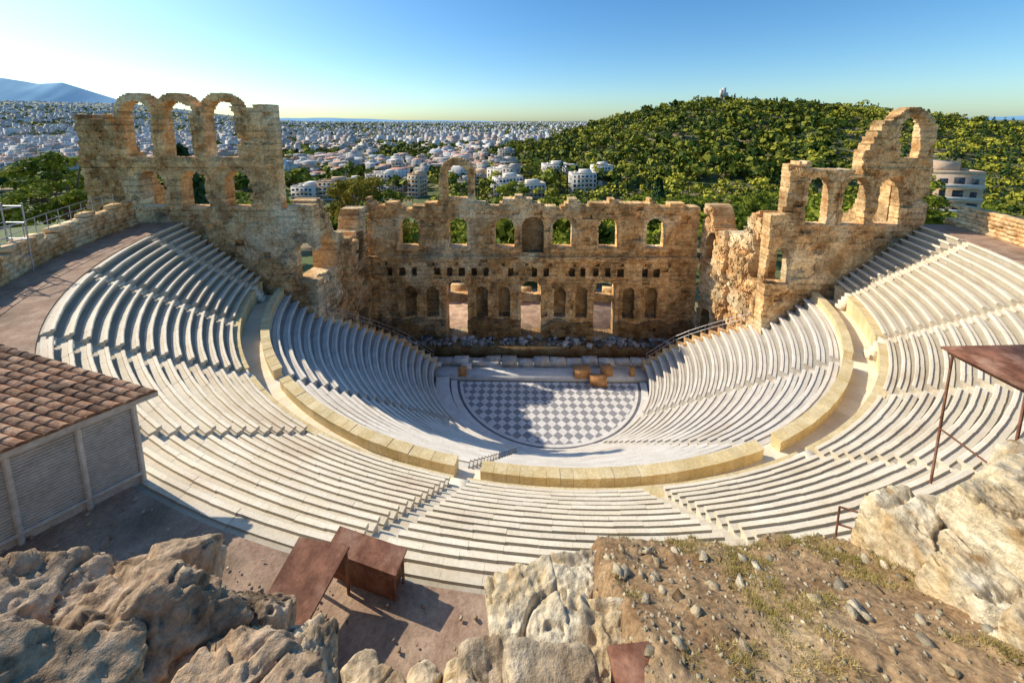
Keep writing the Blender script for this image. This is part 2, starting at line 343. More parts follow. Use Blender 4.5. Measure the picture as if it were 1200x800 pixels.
def f_stage(U,Z,D,t,th):
    X=U-21.4
    D=np.where(Z>11.7,D+.35,D)
    D=np.where((Z>11.25)&(Z<11.75),D-.22,D); D=np.where((Z>17.4)&(Z<17.8),D-.12,D)
    D=np.where((Z>8.35)&(Z<8.7),D-.10,D)
    for c in (-16.1,-10,-4.15,3.05,8.75,14.6):
        fr=arch(X,Z,c,12.4,16.9,1.55)&~arch(X,Z,c,12.7,16.5,1.2); D=np.where(fr,D-.08,D); t=np.where(fr,t*1.12,t)
        D=np.where(arch(X,Z,c,12.8,16.6,1.2),th,D)
        k=rect(X,Z,c,12.4,12.8,1.5); D=np.where(k,D-.15,D); t=np.where(k,t*1.2,t)
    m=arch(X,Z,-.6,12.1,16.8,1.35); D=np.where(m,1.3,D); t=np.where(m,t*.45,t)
    for c in (-16.1,-13.3,-7.0,-4.2,2.8,5.6,11.5,14.3):
        fr=arch(X,Z,c,3.4,8.2,1.05); D=np.where(fr,D-.06,D)
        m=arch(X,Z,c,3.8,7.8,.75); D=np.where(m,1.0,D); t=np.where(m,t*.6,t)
    for c in (-10.2,-.8,8.5):
        fr=arch(X,Z,c,1,9.3,1.75); D=np.where(fr,D-.1,D); t=np.where(fr,t*1.12,t)
        m=arch(X,Z,c,1.2,8.7,1.35); D=np.where(m,th,D)
        lint=rect(X,Z,c,5.4,6.3,1.35); D=np.where(lint,1.0,D); t=np.where(lint,.9,t)
    for c in np.arange(-18.6,17.9,1.52):
        if hsh(c,1.,3)<.7:
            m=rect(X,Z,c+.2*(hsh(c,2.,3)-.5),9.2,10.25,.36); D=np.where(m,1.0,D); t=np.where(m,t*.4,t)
    for c in np.arange(-19,18,2.95):
        m=rect(X,Z,c,10.6,11.0,.2); D=np.where(m,.5,D)
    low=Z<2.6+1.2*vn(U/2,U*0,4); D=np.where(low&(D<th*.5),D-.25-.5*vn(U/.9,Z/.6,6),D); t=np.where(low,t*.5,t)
    t=t*(.80+.48*fbm(U/1.0,Z/6.,12))
    top=18.55+qz(1.7*(vn(U/1.6,U*0,2)-.45),.45)
    ar=(np.hypot(X+10,Z-21.9)<2.15)&(Z>=21.9)|((np.abs(X+10)<2.15)&(Z<21.9)); ar&=~arch(X,Z,-10,19.0,23.15,1.3)
    D=np.where((Z>top)&~ar,th,D); D=np.where(ar&(Z>top),D+.1,D)
    return D,t
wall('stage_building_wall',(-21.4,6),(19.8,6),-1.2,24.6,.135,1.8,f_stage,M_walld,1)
def f_ret(side):
    def f(U,Z,D,t,th):
        U=U+1.2
        top=20.6-4.2*sm((U-2.2)/2.6)+1.8*sm((U-9.5)/1.5)+qz(2.2*(vn(U/1.3,U*0,side+20)-.5),.55)
        D=D+.7*np.clip(fbm(U/2.2,Z/2.4,side+30)-.45,0,1)*1.6
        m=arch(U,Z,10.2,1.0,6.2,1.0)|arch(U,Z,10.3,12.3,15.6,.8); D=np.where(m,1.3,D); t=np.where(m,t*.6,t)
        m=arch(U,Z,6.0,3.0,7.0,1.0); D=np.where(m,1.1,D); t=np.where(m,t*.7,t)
        D=np.where((Z>11.2)&(Z<11.6),D-.15,D)
        D=np.where(np.abs(U-7.2)<.9,D-.5,D)
        D=np.minimum(D,th-.3)
        D=np.where((U<4.2)&(Z>13.5)&(Z<17.6)&((Z<16.6)|(U<3.5)),th,D) if side==1 else np.where((U<2.6)&(Z>13.5)&(Z<17.4),th,D)
        return np.where(Z>top,th,D),t*1.05
    return f
wall('side_return_wall',(-21.0,-5.3),(-21.0,6.0),-1.2,23,.15,2.6,f_ret(1),M_wall,5,rough=.1)
wall('side_return_wall',(19.9,-5.3),(19.9,6.0),-1.2,23,.15,2.6,f_ret(2),M_wall,6,rough=.1,inv=True)
def f_left(U,Z,D,t,th):
    X=U-41.6
    top=np.full_like(U,28.9)+qz(.9*(vn(U/1.2,U*0,3)-.5),.3)
    W1=(-36.1,-32.5,-28.6)
    for c in W1:
        top=np.maximum(top,np.where(np.abs(X-c)<1.85,29.0+np.sqrt(np.clip(1.85**2-(X-c)**2,0,9)),0))
    top=np.where(X<-38.2,29.0+qz(.8*(vn(U/.9,U*0,8)-.5),.4),top)
    top=np.where((X>-26.6),29.6+qz(.6*vn(U/.9,U*0,9),.3),top)
    top=np.where(X>-24.0,20.9+qz(1.3*(vn(U/.9,U*0,10)-.5),.5),top)
    tw=X<-24.0
    D=np.where((Z>24.4)&(Z<24.9)&tw,D-.18,D); D=np.where((Z>28.6)&(Z<28.9),D-.1,D)
    for c in (-38.4,-34.3,-30.5,-25.4): D=np.where((np.abs(X-c)<.5)&(Z>24.9)&(Z<28.6),D-.12,D)
    for c in W1:
        m=arch(X,Z,c,25.2,30.2,1.3); D=np.where(m,th,D)
        fr=arch(X,Z,c,25.2,30.7,1.65)&~m; t=np.where(fr,t*1.1,t)
    for c in (-35.3,-31.5,-27.6):
        m=arch(X,Z,c,20.8,24.0,1.15); D=np.where(m,th,D)
        fr=arch(X,Z,c,20.4,24.3,1.5)&~m; D=np.where(fr,D-.1,D); t=np.where(fr,t*1.1,t)
    m=arch(X,Z,-22.0,13.7,17.4,.95); D=np.where(m,th,D)
    t=np.where(X<-38.6,t*.85,t)
    D=np.where(Z>top,th,D)
    return D,t
wall('west_tower_wall',(-41.6,-6.5),(-21.0,-6.5),8,31.4,.14,1.15,f_left,M_wall,2)
def f_pier(U,Z,D,t,th):
    top=29-qz(U*1.6+2*vn(U,U*0,5),.6); return np.where(Z>top,th,D),t*.9
wall('west_tower_side_wall',(-41.5,-5.2),(-41.5,2.5),-2,29.5,.2,2.0,f_pier,M_wall,12,inv=True)
def f_right(U,Z,D,t,th):
    X=U+19.9
    top=24.2+qz(.7*(vn(U/.9,U*0,3)-.4),.35)
    top=np.where(X<21.2,20.2+qz(1*(vn(U,U*0,6)),.5),top); top=np.where((X>21.2)&(X<23.0),24.6+qz(.8*vn(U*2,U*0,5),.4),top)
    top=np.where(X>27.4,25.4+qz((X-27.4)*2.2+.6*vn(U*1.5,U*0,2),.55),top); top=np.where(X>28.6,28.0,top)
    top=np.where(np.abs(X-31.2)<1.85,np.maximum(28.2,27.7+np.sqrt(np.clip(1.85**2-(X-31.2)**2,0,9))),top)
    top=np.where((X>28.6)&(X<29.6),28.5,top)
    D=np.where((Z>24.0)&(Z<24.4),D-.15,D)
    for c in (23.9,27.1,30.0):
        m=arch(X,Z,c,19.4,23.6,1.1); D=np.where(m,th,D); fr=arch(X,Z,c,19.2,24.0,1.45)&~m; D=np.where(fr,D-.1,D); t=np.where(fr,t*1.12,t)
    m=arch(X,Z,31.3,25.2,28.9,.95); D=np.where(m,th,D)
    m=arch(X,Z,21.1,13.7,17.1,.85); D=np.where(m,th,D)
    return np.where(Z>top,th,D),t*1.03
wall('east_tower_wall',(19.95,-6.5),(33.3,-6.5),8,31,.14,1.15,f_right,M_wall,3)
def f_pier2(U,Z,D,t,th):
    top=25-qz(U*1.2+2*vn(U,U*0,5),.6); return np.where(Z>top,th,D),t
wall('east_tower_side_wall',(33.2,-5.2),(33.2,2.5),-2,29.5,.2,2.0,f_pier2,M_wall,13)
def outer(name,a0,a1,r,h0,h1,seed):
    rnd=random.Random(seed); L=[];tt=[]
    for k in range(8):
        a=a0+rnd.uniform(0,.01)
        while a<a1:
            ln=rnd.uniform(.6,1.3); f=(a-a0)/(a1-a0); H=h0+(h1-h0)*f+rnd.uniform(-.2,.2)
            if .32*(k+1)<=H:
                am=a+ln/2/r; rj=r+rnd.uniform(-.06,.06)
                L.append((-rj*math.cos(am),-rj*math.sin(am),zt-.05+.32*(k+.5),.75+rnd.uniform(-.08,.08),ln-.03,.30+rnd.uniform(0,.02),am)); tt+= [rnd.uniform(.8,1.2)]*6
            a+=ln/r
    V,F=boxes(L); V=V+RS.uniform(-.03,.03,V.shape); mkq(name,V,F,M_wall,tint=tt)
outer('terrace_parapet_wall',math.radians(11),math.radians(58),37.4,2.3,1.3,1)
outer('terrace_parapet_wall',math.radians(130),math.radians(169.5),36.8,1.5,2.2,2)
# stage front + rubble
st=empty('stage_platform')
V,F=boxes([(-.5,-.2,.12,30,1.7,1.0,0),(-.5,1.15,.3,30,.8,1.5,0),(-8.3,.2,.85,1.2,.8,.45,.1),(-12,.5,.85,1.6,.6,.4,0)]); mkq('marble_kerb',V,F,M_ring,tint=[1]*24,parent=st)
L=[(x,.95+RS.uniform(-.1,.1),.95+RS.uniform(-.1,.2),1.7,RS.uniform(.5,.9),RS.uniform(.5,.9),RS.uniform(-.03,.03)) for x in np.arange(-14.5,14,1.85)]
V,F=boxes(L); V+=RS.uniform(-.04,.04,V.shape); mkq('stage_front_blocks',V,F,M_rub,parent=st,tint=np.repeat(RS.uniform(.7,1.1,len(L)),6))
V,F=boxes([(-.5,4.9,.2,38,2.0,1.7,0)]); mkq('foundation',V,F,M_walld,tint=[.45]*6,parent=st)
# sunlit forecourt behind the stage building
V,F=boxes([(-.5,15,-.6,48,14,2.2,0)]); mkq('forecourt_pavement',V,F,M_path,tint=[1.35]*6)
V,F=boxes([(x,17.5,1.6,2.4,1.0,2.6+.6*math.sin(x),0) for x in np.arange(-22,22,3.4)]); V+=RS.uniform(-.08,.08,V.shape); mkq('forecourt_ruin_wall',V,F,M_wall)
L=[]
for i in range(420):
    x=RS.uniform(-18,17); y=RS.uniform(1.6,4.3) if i%2 else RS.uniform(4.0,5.6); s=RS.uniform(.15,.75)
    z=-.8+s*.3 if y<3.9 else 1.05+s*.3
    L.append((x,y,z,s,s*RS.uniform(.5,1),s*RS.uniform(.4,.8),RS.uniform(0,3)))
V,F=boxes(L); V+=RS.uniform(-.06,.06,V.shape); mkq('marble_rubble',V,F,M_rub,tint=np.repeat(RS.uniform(.25,1.1,len(L))**1.3,6))
def crate(nm,x,y,z,sx,sy,sz,rot,parent):
    L=[(x,y,z+sz/2,sx,sy,sz,rot)]
    for u in (-1,1):
        L.append((x+math.cos(rot)*u*(sx/2-.06)+math.sin(rot)*(sy/2+.015),y+math.sin(rot)*u*(sx/2-.06)-math.cos(rot)*(sy/2+.015),z+sz/2,.1,.03,sz-.02,rot))
    L.append((x,y,z+sz+.02,sx+.08,sy+.08,.04,rot))
    V,F=boxes(L); mkq(nm,V,F,M_wood,parent=parent)
for i,(x,y,z,sx,sy,sz,r) in enumerate([(4.6,-.9,.6,1.7,.9,.9,.1),(6.3,-1.6,.04,1.8,.5,1.1,-.15),(7.4,-.6,.6,1.1,.9,.9,.2),(10.2,-.7,.6,.5,.5,.9,0),(-8.6,-.9,.6,.9,.6,.8,.1),(-12.3,-.9,.6,.7,.5,.5,.1)]):
    o=empty('wooden_stage_crate',(x,y,0)); crate('crate_body',0,0,z,sx,sy,sz,r,o)
def rail(name,pts,h=1.0,n=None,rad=.03):
    L=[]
    for i in range(len(pts)-1):
        p=Vector(pts[i]);q=Vector(pts[i+1])
        for k in (h,h*.55): L.append((p+Vector((0,0,k)),q+Vector((0,0,k)),rad))
    for p in pts: L.append((Vector(p),Vector(p)+Vector((0,0,h)),rad))
    V,F=bars(L); return mkl(name,V,F,M_rust if 'rust' in name else M_steel)
for sg in (1,-1):
    pts=[]
    for i in range(0,LOW[2],2):
        r=LOW[0]+i*LOW[3]; x,y,_=pol(r+.3,a_end(r+.3)-.01-.2/r,0); pts.append((sg*x,y,LOW[1]+(i+1)*LOW[4]+.1))
    rail('stair_railing',pts,1.0,rad=.022)
pts=[(-37.4*math.cos(a),-37.4*math.sin(a),zt+2.0-1.0*(a-.25)) for a in np.linspace(math.radians(14),math.radians(50),22)]
rail('terrace_railing',pts,1.1,rad=.025)
L=[]
for x in (-36.5,-35.2):
    for y in (-19.4,-18.0): L.append(((x,y,zt),(x,y,zt+4.2),.04))
for z in (1,2,3,4):
    for a,b in (((-36.5,-19.4),(-35.2,-19.4)),((-35.2,-19.4),(-35.2,-18)),((-36.5,-18),(-35.2,-18)),((-36.5,-19.4),(-36.5,-18))): L.append(((*a,zt+z),(*b,zt+z),.035))
    L.append(((-36.5,-19.4,zt+z-1),(-35.2,-19.4,zt+z),.03))
V,F=bars([((Vector(a)+Vector((3.1,0,0))),(Vector(b)+Vector((3.1,0,0))),r) for a,b,r in L]); mkl('scaffold_tower',V,F,M_steel)
# ------------------------------------------------------------------ hut
hut=empty('guard_hut',(-11.4,-31.4,0)); fd=np.array([-.62,-.785]); vd=np.array([-.97,.10])
def hp(a,b,z): p=fd*a+vd*b; return (p[0],p[1],z)
wa,wb_=.25,.35
V=[hp(wa,wb_,19),hp(4.2,wb_,19),hp(4.2,4.6,19),hp(wa,4.6,19),hp(wa,wb_,21.45),hp(4.2,wb_,21.45),hp(4.2,4.6,22.3),hp(wa,4.6,22.3)]
mkl('hut_walls',V,[(0,1,5,4),(1,2,6,5),(2,3,7,6),(3,0,4,7)],M_paint,parent=hut)
L=[]
for a in (.28,1.2,2.2,3.2,4.1): L.append((hp(a,wb_-.04,19.1),hp(a,wb_-.04,21.5),.055))
for z in (19.5,21.35): L.append((hp(.25,wb_-.05,z),hp(4.2,wb_-.05,z),.05))
for z in np.arange(19.58,21.3,.075): L.append((hp(.33,wb_-.02,z),hp(4.1,wb_-.02,z),.022))
V,F=bars(L); mkl('hut_louvres',V,F,M_paint,parent=hut)
def rp(a,b,o): return hp(a,b,21.6+.2*b+o)
V=[rp(0,0,0),rp(4.6,0,0),rp(4.6,5,0),rp(0,5,0),rp(0,0,-.14),rp(4.6,0,-.14),rp(4.6,5,-.14),rp(0,5,-.14)]
mkl('roof_deck',V,[(0,1,2,3),(4,7,6,5),(0,4,5,1),(1,5,6,2),(2,6,7,3),(3,7,4,0)],M_paint,parent=hut)
V=[];F=[];TT=[]
for i in range(22):
    a=.05+i*.2
    for j in range(13):
        b=-.08+j*.37+random.uniform(-.015,.015); n=len(V); k=7; tn=random.uniform(.55,1.2); da=random.uniform(-.008,.008)
        for (bb,o) in ((b,.035),(b+.43,.01)):
            for q in range(k):
                t=math.pi*q/(k-1); V.append(rp(a+da+.1-.1*math.cos(t),bb,o+.085*math.sin(t)))
        for q in range(k-1): F.append((n+q,n+q+1,n+k+q+1,n+k+q)); TT.append(tn)
        F.append(tuple(n+q for q in range(k))); TT.append(.5)
mkl('roof_tiles',V,F,M_tile,TT,parent=hut)
# ------------------------------------------------------------------ rust canopy right
can=empty('steel_canopy',(8.9,-31.2,0))
V,F=boxes([(1.35,.1,22.25,2.5,1.9,.06,.05),(1.35,.1,22.16,2.3,1.7,.08,.05)]); mkq('roof_plate',V,F,M_rust,parent=can)
L=[((.3,-.6,18.6),(.3,-.6,22.2),.03),((.3,.9,18.2),(.3,.9,22.2),.03),((2.4,-.7,18.4),(2.4,-.7,22.2),.03),((.3,-.6,20.4),(2.4,-.7,20.2),.025),((.3,-.6,19.9),(2.4,-.7,19.7),.025),((.3,-.6,19.9),(.3,.9,19.9),.025)]
V,F=bars(L); mkl('posts',V,F,M_rust,parent=can)
rail('rust_handrail',[(4.6,-32.6,19.0),(5.3,-33.0,19.1),(6.4,-32.9,19.2),(8.4,-32.1,19.2)],.95,rad=.02)
def plate(pts,th,nm,par):
    P=[Vector(p) for p in pts]; n=(P[1]-P[0]).cross(P[3]-P[0]).normalized()*th
    V=[tuple(p) for p in P]+[tuple(p-n) for p in P]; mkl(nm,V,[(0,1,2,3),(7,6,5,4),(0,4,5,1),(1,5,6,2),(2,6,7,3),(3,7,4,0)],M_rust,parent=par)
rp1=empty('floodlight_housing',(-6.1,-34.0,0))
plate([(-.7,-.75,20.05),(.2,-1.0,20.05),(.5,.2,20.25),(-.55,.35,20.25)],.05,'cover_plate',rp1)
V,F=bars([((-.65,-.7,19.2),(-.65,-.7,20.0),.03),((.15,-.9,19.2),(.15,-.9,20.0),.03),((.45,.15,19.2),(.45,.15,20.15),.03),((-.5,.3,19.2),(-.5,.3,20.15),.03)]); mkl('legs',V,F,M_rust,parent=rp1)
rp2=empty('floodlight_housing',(-5.4,-33.75,0))
plate([(-.75,.1,19.95),(.75,-.3,19.95),(.85,.1,20.03),(-.65,.5,20.03)],.05,'cover_plate',rp2)
plate([(-.65,.12,19.3),(.7,-.24,19.3),(.7,-.26,19.88),(-.65,.1,19.88)],.05,'front_panel',rp2)
V,F=boxes([(.1,.2,19.6,1.2,.35,.55,-.25)]); mkq('lamp_box',V,F,M_rust,parent=rp2)
V,F=bars([((-.6,.45,19.2),(-.6,.45,20),.03),((.75,.1,19.2),(.75,.1,20),.03)]); mkl('legs',V,F,M_rust,parent=rp2)
rp3=empty('floodlight_housing',(-1.0,-36.65,-.12))
V,F=boxes([(0,0,22.0,.62,.5,.8,.1),(0,0,22.43,.72,.57,.05,.1),(0,-.27,22.0,.5,.03,.5,.1)]); mkq('lamp_box',V,F,M_rust,parent=rp3)
# ------------------------------------------------------------------ rocks
def rockmesh(loc,size,rot,seed,sub=5,planes=13,amp=.05,boxy=.0):
    import bmesh
    rs=np.random.RandomState(seed+100)
    bm=bmesh.new(); bmesh.ops.create_icosphere(bm,subdivisions=sub,radius=1)
    D=np.array([v.co[:] for v in bm.verts]); F=np.array([[v.index for v in f.verts] for f in bm.faces]); bm.free()
    D/=np.linalg.norm(D,axis=1,keepdims=True)
    N=rs.normal(size=(planes,3)); N/=np.linalg.norm(N,axis=1,keepdims=True); H=rs.uniform(.78,1.15,planes)
    base=np.array([[1,0,0],[-1,0,0],[0,1,0],[0,-1,0],[0,0,1],[0,0,-1]],float)+rs.normal(size=(6,3))*(.14*(1-boxy)+.03); base/=np.linalg.norm(base,axis=1,keepdims=True)
    if boxy>0: H=rs.uniform(1.08,1.4,planes)
    N=np.concatenate([N,base]); H=np.concatenate([H,rs.uniform(.8,.95,6)])
    dt=D@N.T; rr=np.where(dt>.05,H/np.maximum(dt,.05),9); k=42.
    r=-np.log(np.exp(-k*rr).sum(1))/k
    P=D*r[:,None]; o=Vector((seed*7.3,seed*3.1,seed*5.7))
    out=np.empty_like(P)
    sz=np.array(size)
    for i in range(len(P)):
        q=Vector(P[i]*sz/ .6)
        n1=noise.noise(q*.9+o); n2=noise.noise(q*2.6+o); n3=noise.noise(q*6.5+o); n4=noise.noise(q*14+o)
        crack=max(0,.06-abs(noise.noise(Vector((q.x*.7,q.y*.7,q.z*2.2))+o*1.7)))*2.4
        pit=max(0,noise.noise(q*4.5-o)-.22)*.4
        strat=abs(((q.z*2.3+n1*1.2+q.x*.3)%1)-.5)*.10
        d=(n1*1.4+n2*1.0+n3*.65+n4*.35)*amp-crack*.9-pit*.4-strat*.4
        out[i]=P[i]*(1+d)
    out=out*sz
    R=np.array(Matrix.Rotation(rot[2],3,'Z')@Matrix.Rotation(rot[1],3,'Y')@Matrix.Rotation(rot[0],3,'X'))
    return out@R.T+np.array(loc),F
def rock(name,loc,size,rot,seed,m,sub=5,**k):
    V,F=rockmesh(loc,size,rot,seed,sub,**k); return mkq(name,V,F,m,smooth=False)
RK=[
 ('rock_outcrop',(-9.2,-36.1,21.2),(1.6,.9,1.25),(.1,.25,.3),1,M_rockd,6),
 ('rock_outcrop',(-7.3,-36.2,21.3),(1.25,.9,1.15),(.2,.2,.7),2,M_rockd,6),
 ('rock_outcrop',(-5.9,-36.7,21.0),(1.0,.85,1.25),(.2,.3,.5),3,M_rockd,6),
 ('rock_outcrop',(-7.6,-35.1,21.3),(.6,.45,.65),(.1,.2,.4),4,M_rockd,5),
 ('rock_outcrop',(-9.9,-35.1,20.5),(1.2,.7,1.1),(0,.1,.1),5,M_rockd,5),
 ('rock_outcrop',(-5.05,-36.5,20.5),(.45,.8,1.25),(.1,.2,.3),6,M_rock,6),
 ('rock_outcrop',(-7.4,-37.5,22.5),(1.5,.8,1.0),(.1,.2,.2),7,M_rockd,6),
 ('rock_outcrop',(-6.3,-35.6,20.6),(.6,.5,1.15),(.1,.3,.4),17,M_rockd,6),
 ('rock_outcrop',(-5.5,-35.9,20.3),(.5,.5,1.1),(.2,.3,.8),27,M_rock,5),
 ('rock_outcrop',(-8.4,-35.0,20.5),(.9,.5,.9),(.1,.1,.2),28,M_rockd,5),
 ('boulder',(-4.5,-35.5,19.7),(.38,.34,.4),(.2,.3,.4),8,M_rock,5),('boulder',(-3.85,-35.35,19.7),(.34,.3,.38),(.1,.3,1.4),9,M_rock,5),
 ('boulder',(-3.2,-35.4,19.8),(.4,.3,.38),(.1,.1,.2),10,M_rockl,5),('boulder',(-4.15,-35.95,20.2),(.4,.34,.4),(.2,.3,.1),11,M_rock,5),
 ('boulder',(-3.4,-35.95,20.2),(.42,.34,.4),(.1,.1,.1),12,M_rockl,5),('boulder',(-4.9,-35.1,19.5),(.3,.26,.3),(.3,.1,.7),13,M_rock,4),
 ('boulder',(-3.0,-36.4,20.9),(.4,.4,.4),(.1,.1,.7),22,M_rock,5),('boulder',(-3.9,-36.5,20.8),(.4,.4,.4),(.1,.1,.7),23,M_rock,5),
 ('limestone_block',(-2.25,-35.75,20.95),(.52,.6,1.05),(.12,-.08,.2),14,M_rockl,6),('limestone_block',(-1.35,-36.0,21.0),(.6,.6,1.0),(.1,.1,-.1),15,M_rockl,6),
 ('limestone_block',(-1.35,-34.7,20.35),(.65,.42,.7),(.08,.08,.15),16,M_rockl,6),('limestone_block',(-2.75,-36.4,21.2),(.45,.5,.7),(.1,.1,.2),18,M_rock,5),
 ('limestone_block',(-2.0,-36.7,21.8),(.6,.45,.55),(.1,.1,.1),19,M_rock,5),
]
for r_ in RK: rock(*r_[:6],sub=r_[6],boxy=(.6 if 'block' in r_[0] else 0))
BL=[((3.95,-34.5,21.1),(.50,.62,.95),.1,6),((3.8,-35.6,21.4),(.50,.60,.95),.05,6),((3.55,-36.6,21.9),(.45,.55,.9),.1,6),((3.2,-37.4,22.4),(.5,.5,.8),.1,5),((4.9,-34.9,21.6),(.52,.68,1.0),.1,6),((4.75,-36.1,22.1),(.55,.6,1.0),.0,6),((4.55,-33.9,20.6),(.55,.4,.75),.2,5),((5.95,-34.4,21.6),(.6,.6,1.1),.2,5),((5.7,-35.6,22.3),(.6,.65,1.1),.0,5),((6.9,-34.0,21.4),(.7,.6,1.2),.1,5),((5.6,-33.6,20.3),(.6,.4,.8),.1,5),((3.0,-34.2,20.55),(.4,.28,.3),.5,5),((2.35,-35.1,20.9),(.22,.18,.16),.5,4),((2.9,-35.7,21.3),(.25,.2,.16),1.0,4)]
for i,(l,s,r,sb) in enumerate(BL): rock('ashlar_block',l,s,(.04,.03,r),30+i,M_rockl,sb,amp=.035,boxy=.85)
def MZ(x,y):
    n=fbm(x*1.3,y*1.3,3)-.5
    z=18.9+1.9*sm((-33.5+.5*n-y)/.55)+np.clip(-34.0-y,0,9)*.62+n*.4+.10*(fbm(x*6,y*6,9)-.5)+.04*(fbm(x*19,y*19,19)-.5)
    return z-1.6*sm((-.9-x)/.8)
xs=np.arange(-1.9,7.6,.035);ys=np.arange(-38.3,-32.9,.035);GX,GY=np.meshgrid(xs,ys); gridmesh('dirt_slope',GX,GY,MZ(GX,GY),M_dirt)
L=[];
for i in range(1700):
    x=RS.uniform(-1.2,5.5);y=RS.uniform(-37.8,-33.9);s=RS.uniform(.012,.04) if i%16 else RS.uniform(.05,.12); L.append((x,y,float(MZ(np.array(x),np.array(y)))+s*.15,s*1.3,s,s*.6,RS.uniform(0,3)))
for i in range(700):
    a=math.radians(RS.uniform(50,105)); r=RS.uniform(34.1,36.5); s=RS.uniform(.015,.06); L.append((-r*math.cos(a),-r*math.sin(a),zt,s,s,s*.7,RS.uniform(0,3)))
V,F=boxes(L); sc_=np.repeat(np.array(L)[:,3],8)[:,None]; V+=RS.uniform(-.22,.22,V.shape)*sc_; mkq('loose_stones',V,F,M_rockl,tint=np.repeat(RS.uniform(.4,1.0,len(L)),6))
n=26000; cxs=RS.uniform(-1,5.2,800); cys=RS.uniform(-37.6,-33.8,800); kp=fbm(cxs*.9,cys*.9,77)>.48; cxs=cxs[kp];cys=cys[kp]; k=RS.randint(0,len(cxs),n); gx_=cxs[k]+RS.normal(0,.07,n); gy_=cys[k]+RS.normal(0,.07,n); gz=MZ(gx_,gy_)
h=RS.uniform(.02,.09,n); a=RS.uniform(0,6.28,n); w=.004; ln=RS.normal(0,.04,(n,2)); cb=RS.uniform(0,.8,len(cxs))
P=np.stack([np.stack([gx_+w*np.cos(a),gy_+w*np.sin(a),gz-.01],-1),np.stack([gx_-w*np.cos(a),gy_-w*np.sin(a),gz-.01],-1),np.stack([gx_+ln[:,0],gy_+ln[:,1],gz+h],-1)],1)
mkq('dry_grass',P.reshape(-1,3),np.arange(n*3).reshape(n,3),M_grass,tint=cb[k]+RS.uniform(0,.3,n))
# ------------------------------------------------------------------ foliage
def leafquads(C,Nn,S):
    n=len(C); Nn=Nn/np.linalg.norm(Nn,axis=1,keepdims=True); r=RS.normal(size=(n,3)); t=np.cross(Nn,r); t/=np.linalg.norm(t,axis=1,keepdims=True); b=np.cross(Nn,t)
    S=S[:,None]; return np.stack([C-t*S-b*S*.7,C+t*S-b*S*.7,C+t*S*.8+b*S*.7,C-t*S*.8+b*S*.7],1)
def forest(name,X,Y,Z,R,Hh,per,mt,lobes=3,size=.3,tj=.25,squash=.75,parent=None,tbase=None):
    n=len(X); k=np.repeat(np.arange(n),per); d=RS.normal(size=(n*per,3)); d/=np.linalg.norm(d,axis=1,keepdims=True); d[:,2]=np.where(d[:,2]<-.35,-d[:,2],d[:,2])
    lo=RS.normal(size=(n,lobes,3))*.42; lo[:,:,2]=np.abs(lo[:,:,2])*.8; li=RS.randint(0,lobes,n*per); off=lo[k,li]
    rad=RS.uniform(.45,.72,n*per)[:,None]
    c=(off+d*rad)*R[k][:,None]; c[:,2]*=squash
    C=np.stack([X[k],Y[k],Z[k]+Hh[k]],-1)+c
    Q=leafquads(C,d+RS.normal(size=d.shape)*.45,R[k]*size*RS.uniform(.6,1.3,n*per))
    base=RS.uniform(.15,.85,n) if tbase is None else tbase
    t=np.clip(base[k]+RS.uniform(-tj,tj,n*per)+.15*d[:,2],0,1)
    return mkq(name,Q.reshape(-1,3),np.arange(len(Q)*4).reshape(-1,4),mt,tint=t,parent=parent)
n=8500; X=RS.uniform(-60,1250,n); Y=RS.uniform(165,620,n); dens=fbm(X/45,Y/45,14); keep=(np.interp(X,HX,HZ)>5)&(X/Y<2.2)&(dens+RS.uniform(-.12,.12,n)>.36); X=X[keep];Y=Y[keep]
R=RS.uniform(2.0,5.8,len(X))*(1+.15*(Y>400)); forest('hillside_forest',X,Y,T(X,Y),R,R*RS.uniform(.7,1.9,len(X)),60,M_leafh,4,.18,tj=.28,tbase=np.clip(-.40+1.55*fbm(X/50,Y/50,4)+RS.uniform(-.45,.4,len(X)),0,1))
n=9000; X=RS.uniform(-60,1250,n); Y=RS.uniform(165,600,n); keep=(np.interp(X,HX,HZ)>5)&(X/Y<2.2); X=X[keep];Y=Y[keep]; R=RS.uniform(1.0,2.6,len(X)); forest('hillside_scrub',X,Y,T(X,Y),R,R*.3,12,M_leafh,2,.45,tbase=RS.uniform(0,.6,len(X)))
def cypresses(name,X,Y,Z,H,per,mt):
    n=len(X);k=np.repeat(np.arange(n),per); t=RS.uniform(.05,1,n*per); a=RS.uniform(0,6.28,n*per); rr=(np.sin(np.pi*np.clip(t,.0,1)**.7)*.13+.015)*H[k]*RS.uniform(.7,1.1,n*per)
    d=np.stack([np.cos(a),np.sin(a),.5+0*a],-1); C=np.stack([X[k]+rr*np.cos(a),Y[k]+rr*np.sin(a),Z[k]+t*H[k]],-1)
    Q=leafquads(C,d+RS.normal(size=d.shape)*.3,H[k]*.045*RS.uniform(.6,1.3,n*per)); return mkq(name,Q.reshape(-1,3),np.arange(len(Q)*4).reshape(-1,4),mt,tint=RS.uniform(0,1,n*per))
n=1000; X=RS.uniform(10,900,n);Y=RS.uniform(200,560,n); keep=(np.interp(X,HX,HZ)>12)&(fbm(X/60,Y/60,24)>.42); X=X[keep];Y=Y[keep]; cypresses('distant_cypress_trees',X,Y,T(X,Y),RS.uniform(9,19,len(X)),60,M_leafc)
n=560; X=RS.uniform(-40,230,n);Y=RS.uniform(38,190,n); keep=(X>-12)&(X/Y<1.9)&~((X<70)&(Y>120)); X=X[keep];Y=Y[keep]
R=RS.uniform(2.2,6.,len(X)); forest('tree_grove',X,Y,T(X,Y),R,R*RS.uniform(.8,1.5,len(X))+1.5,220,M_leaf,5,.13,tj=.35)
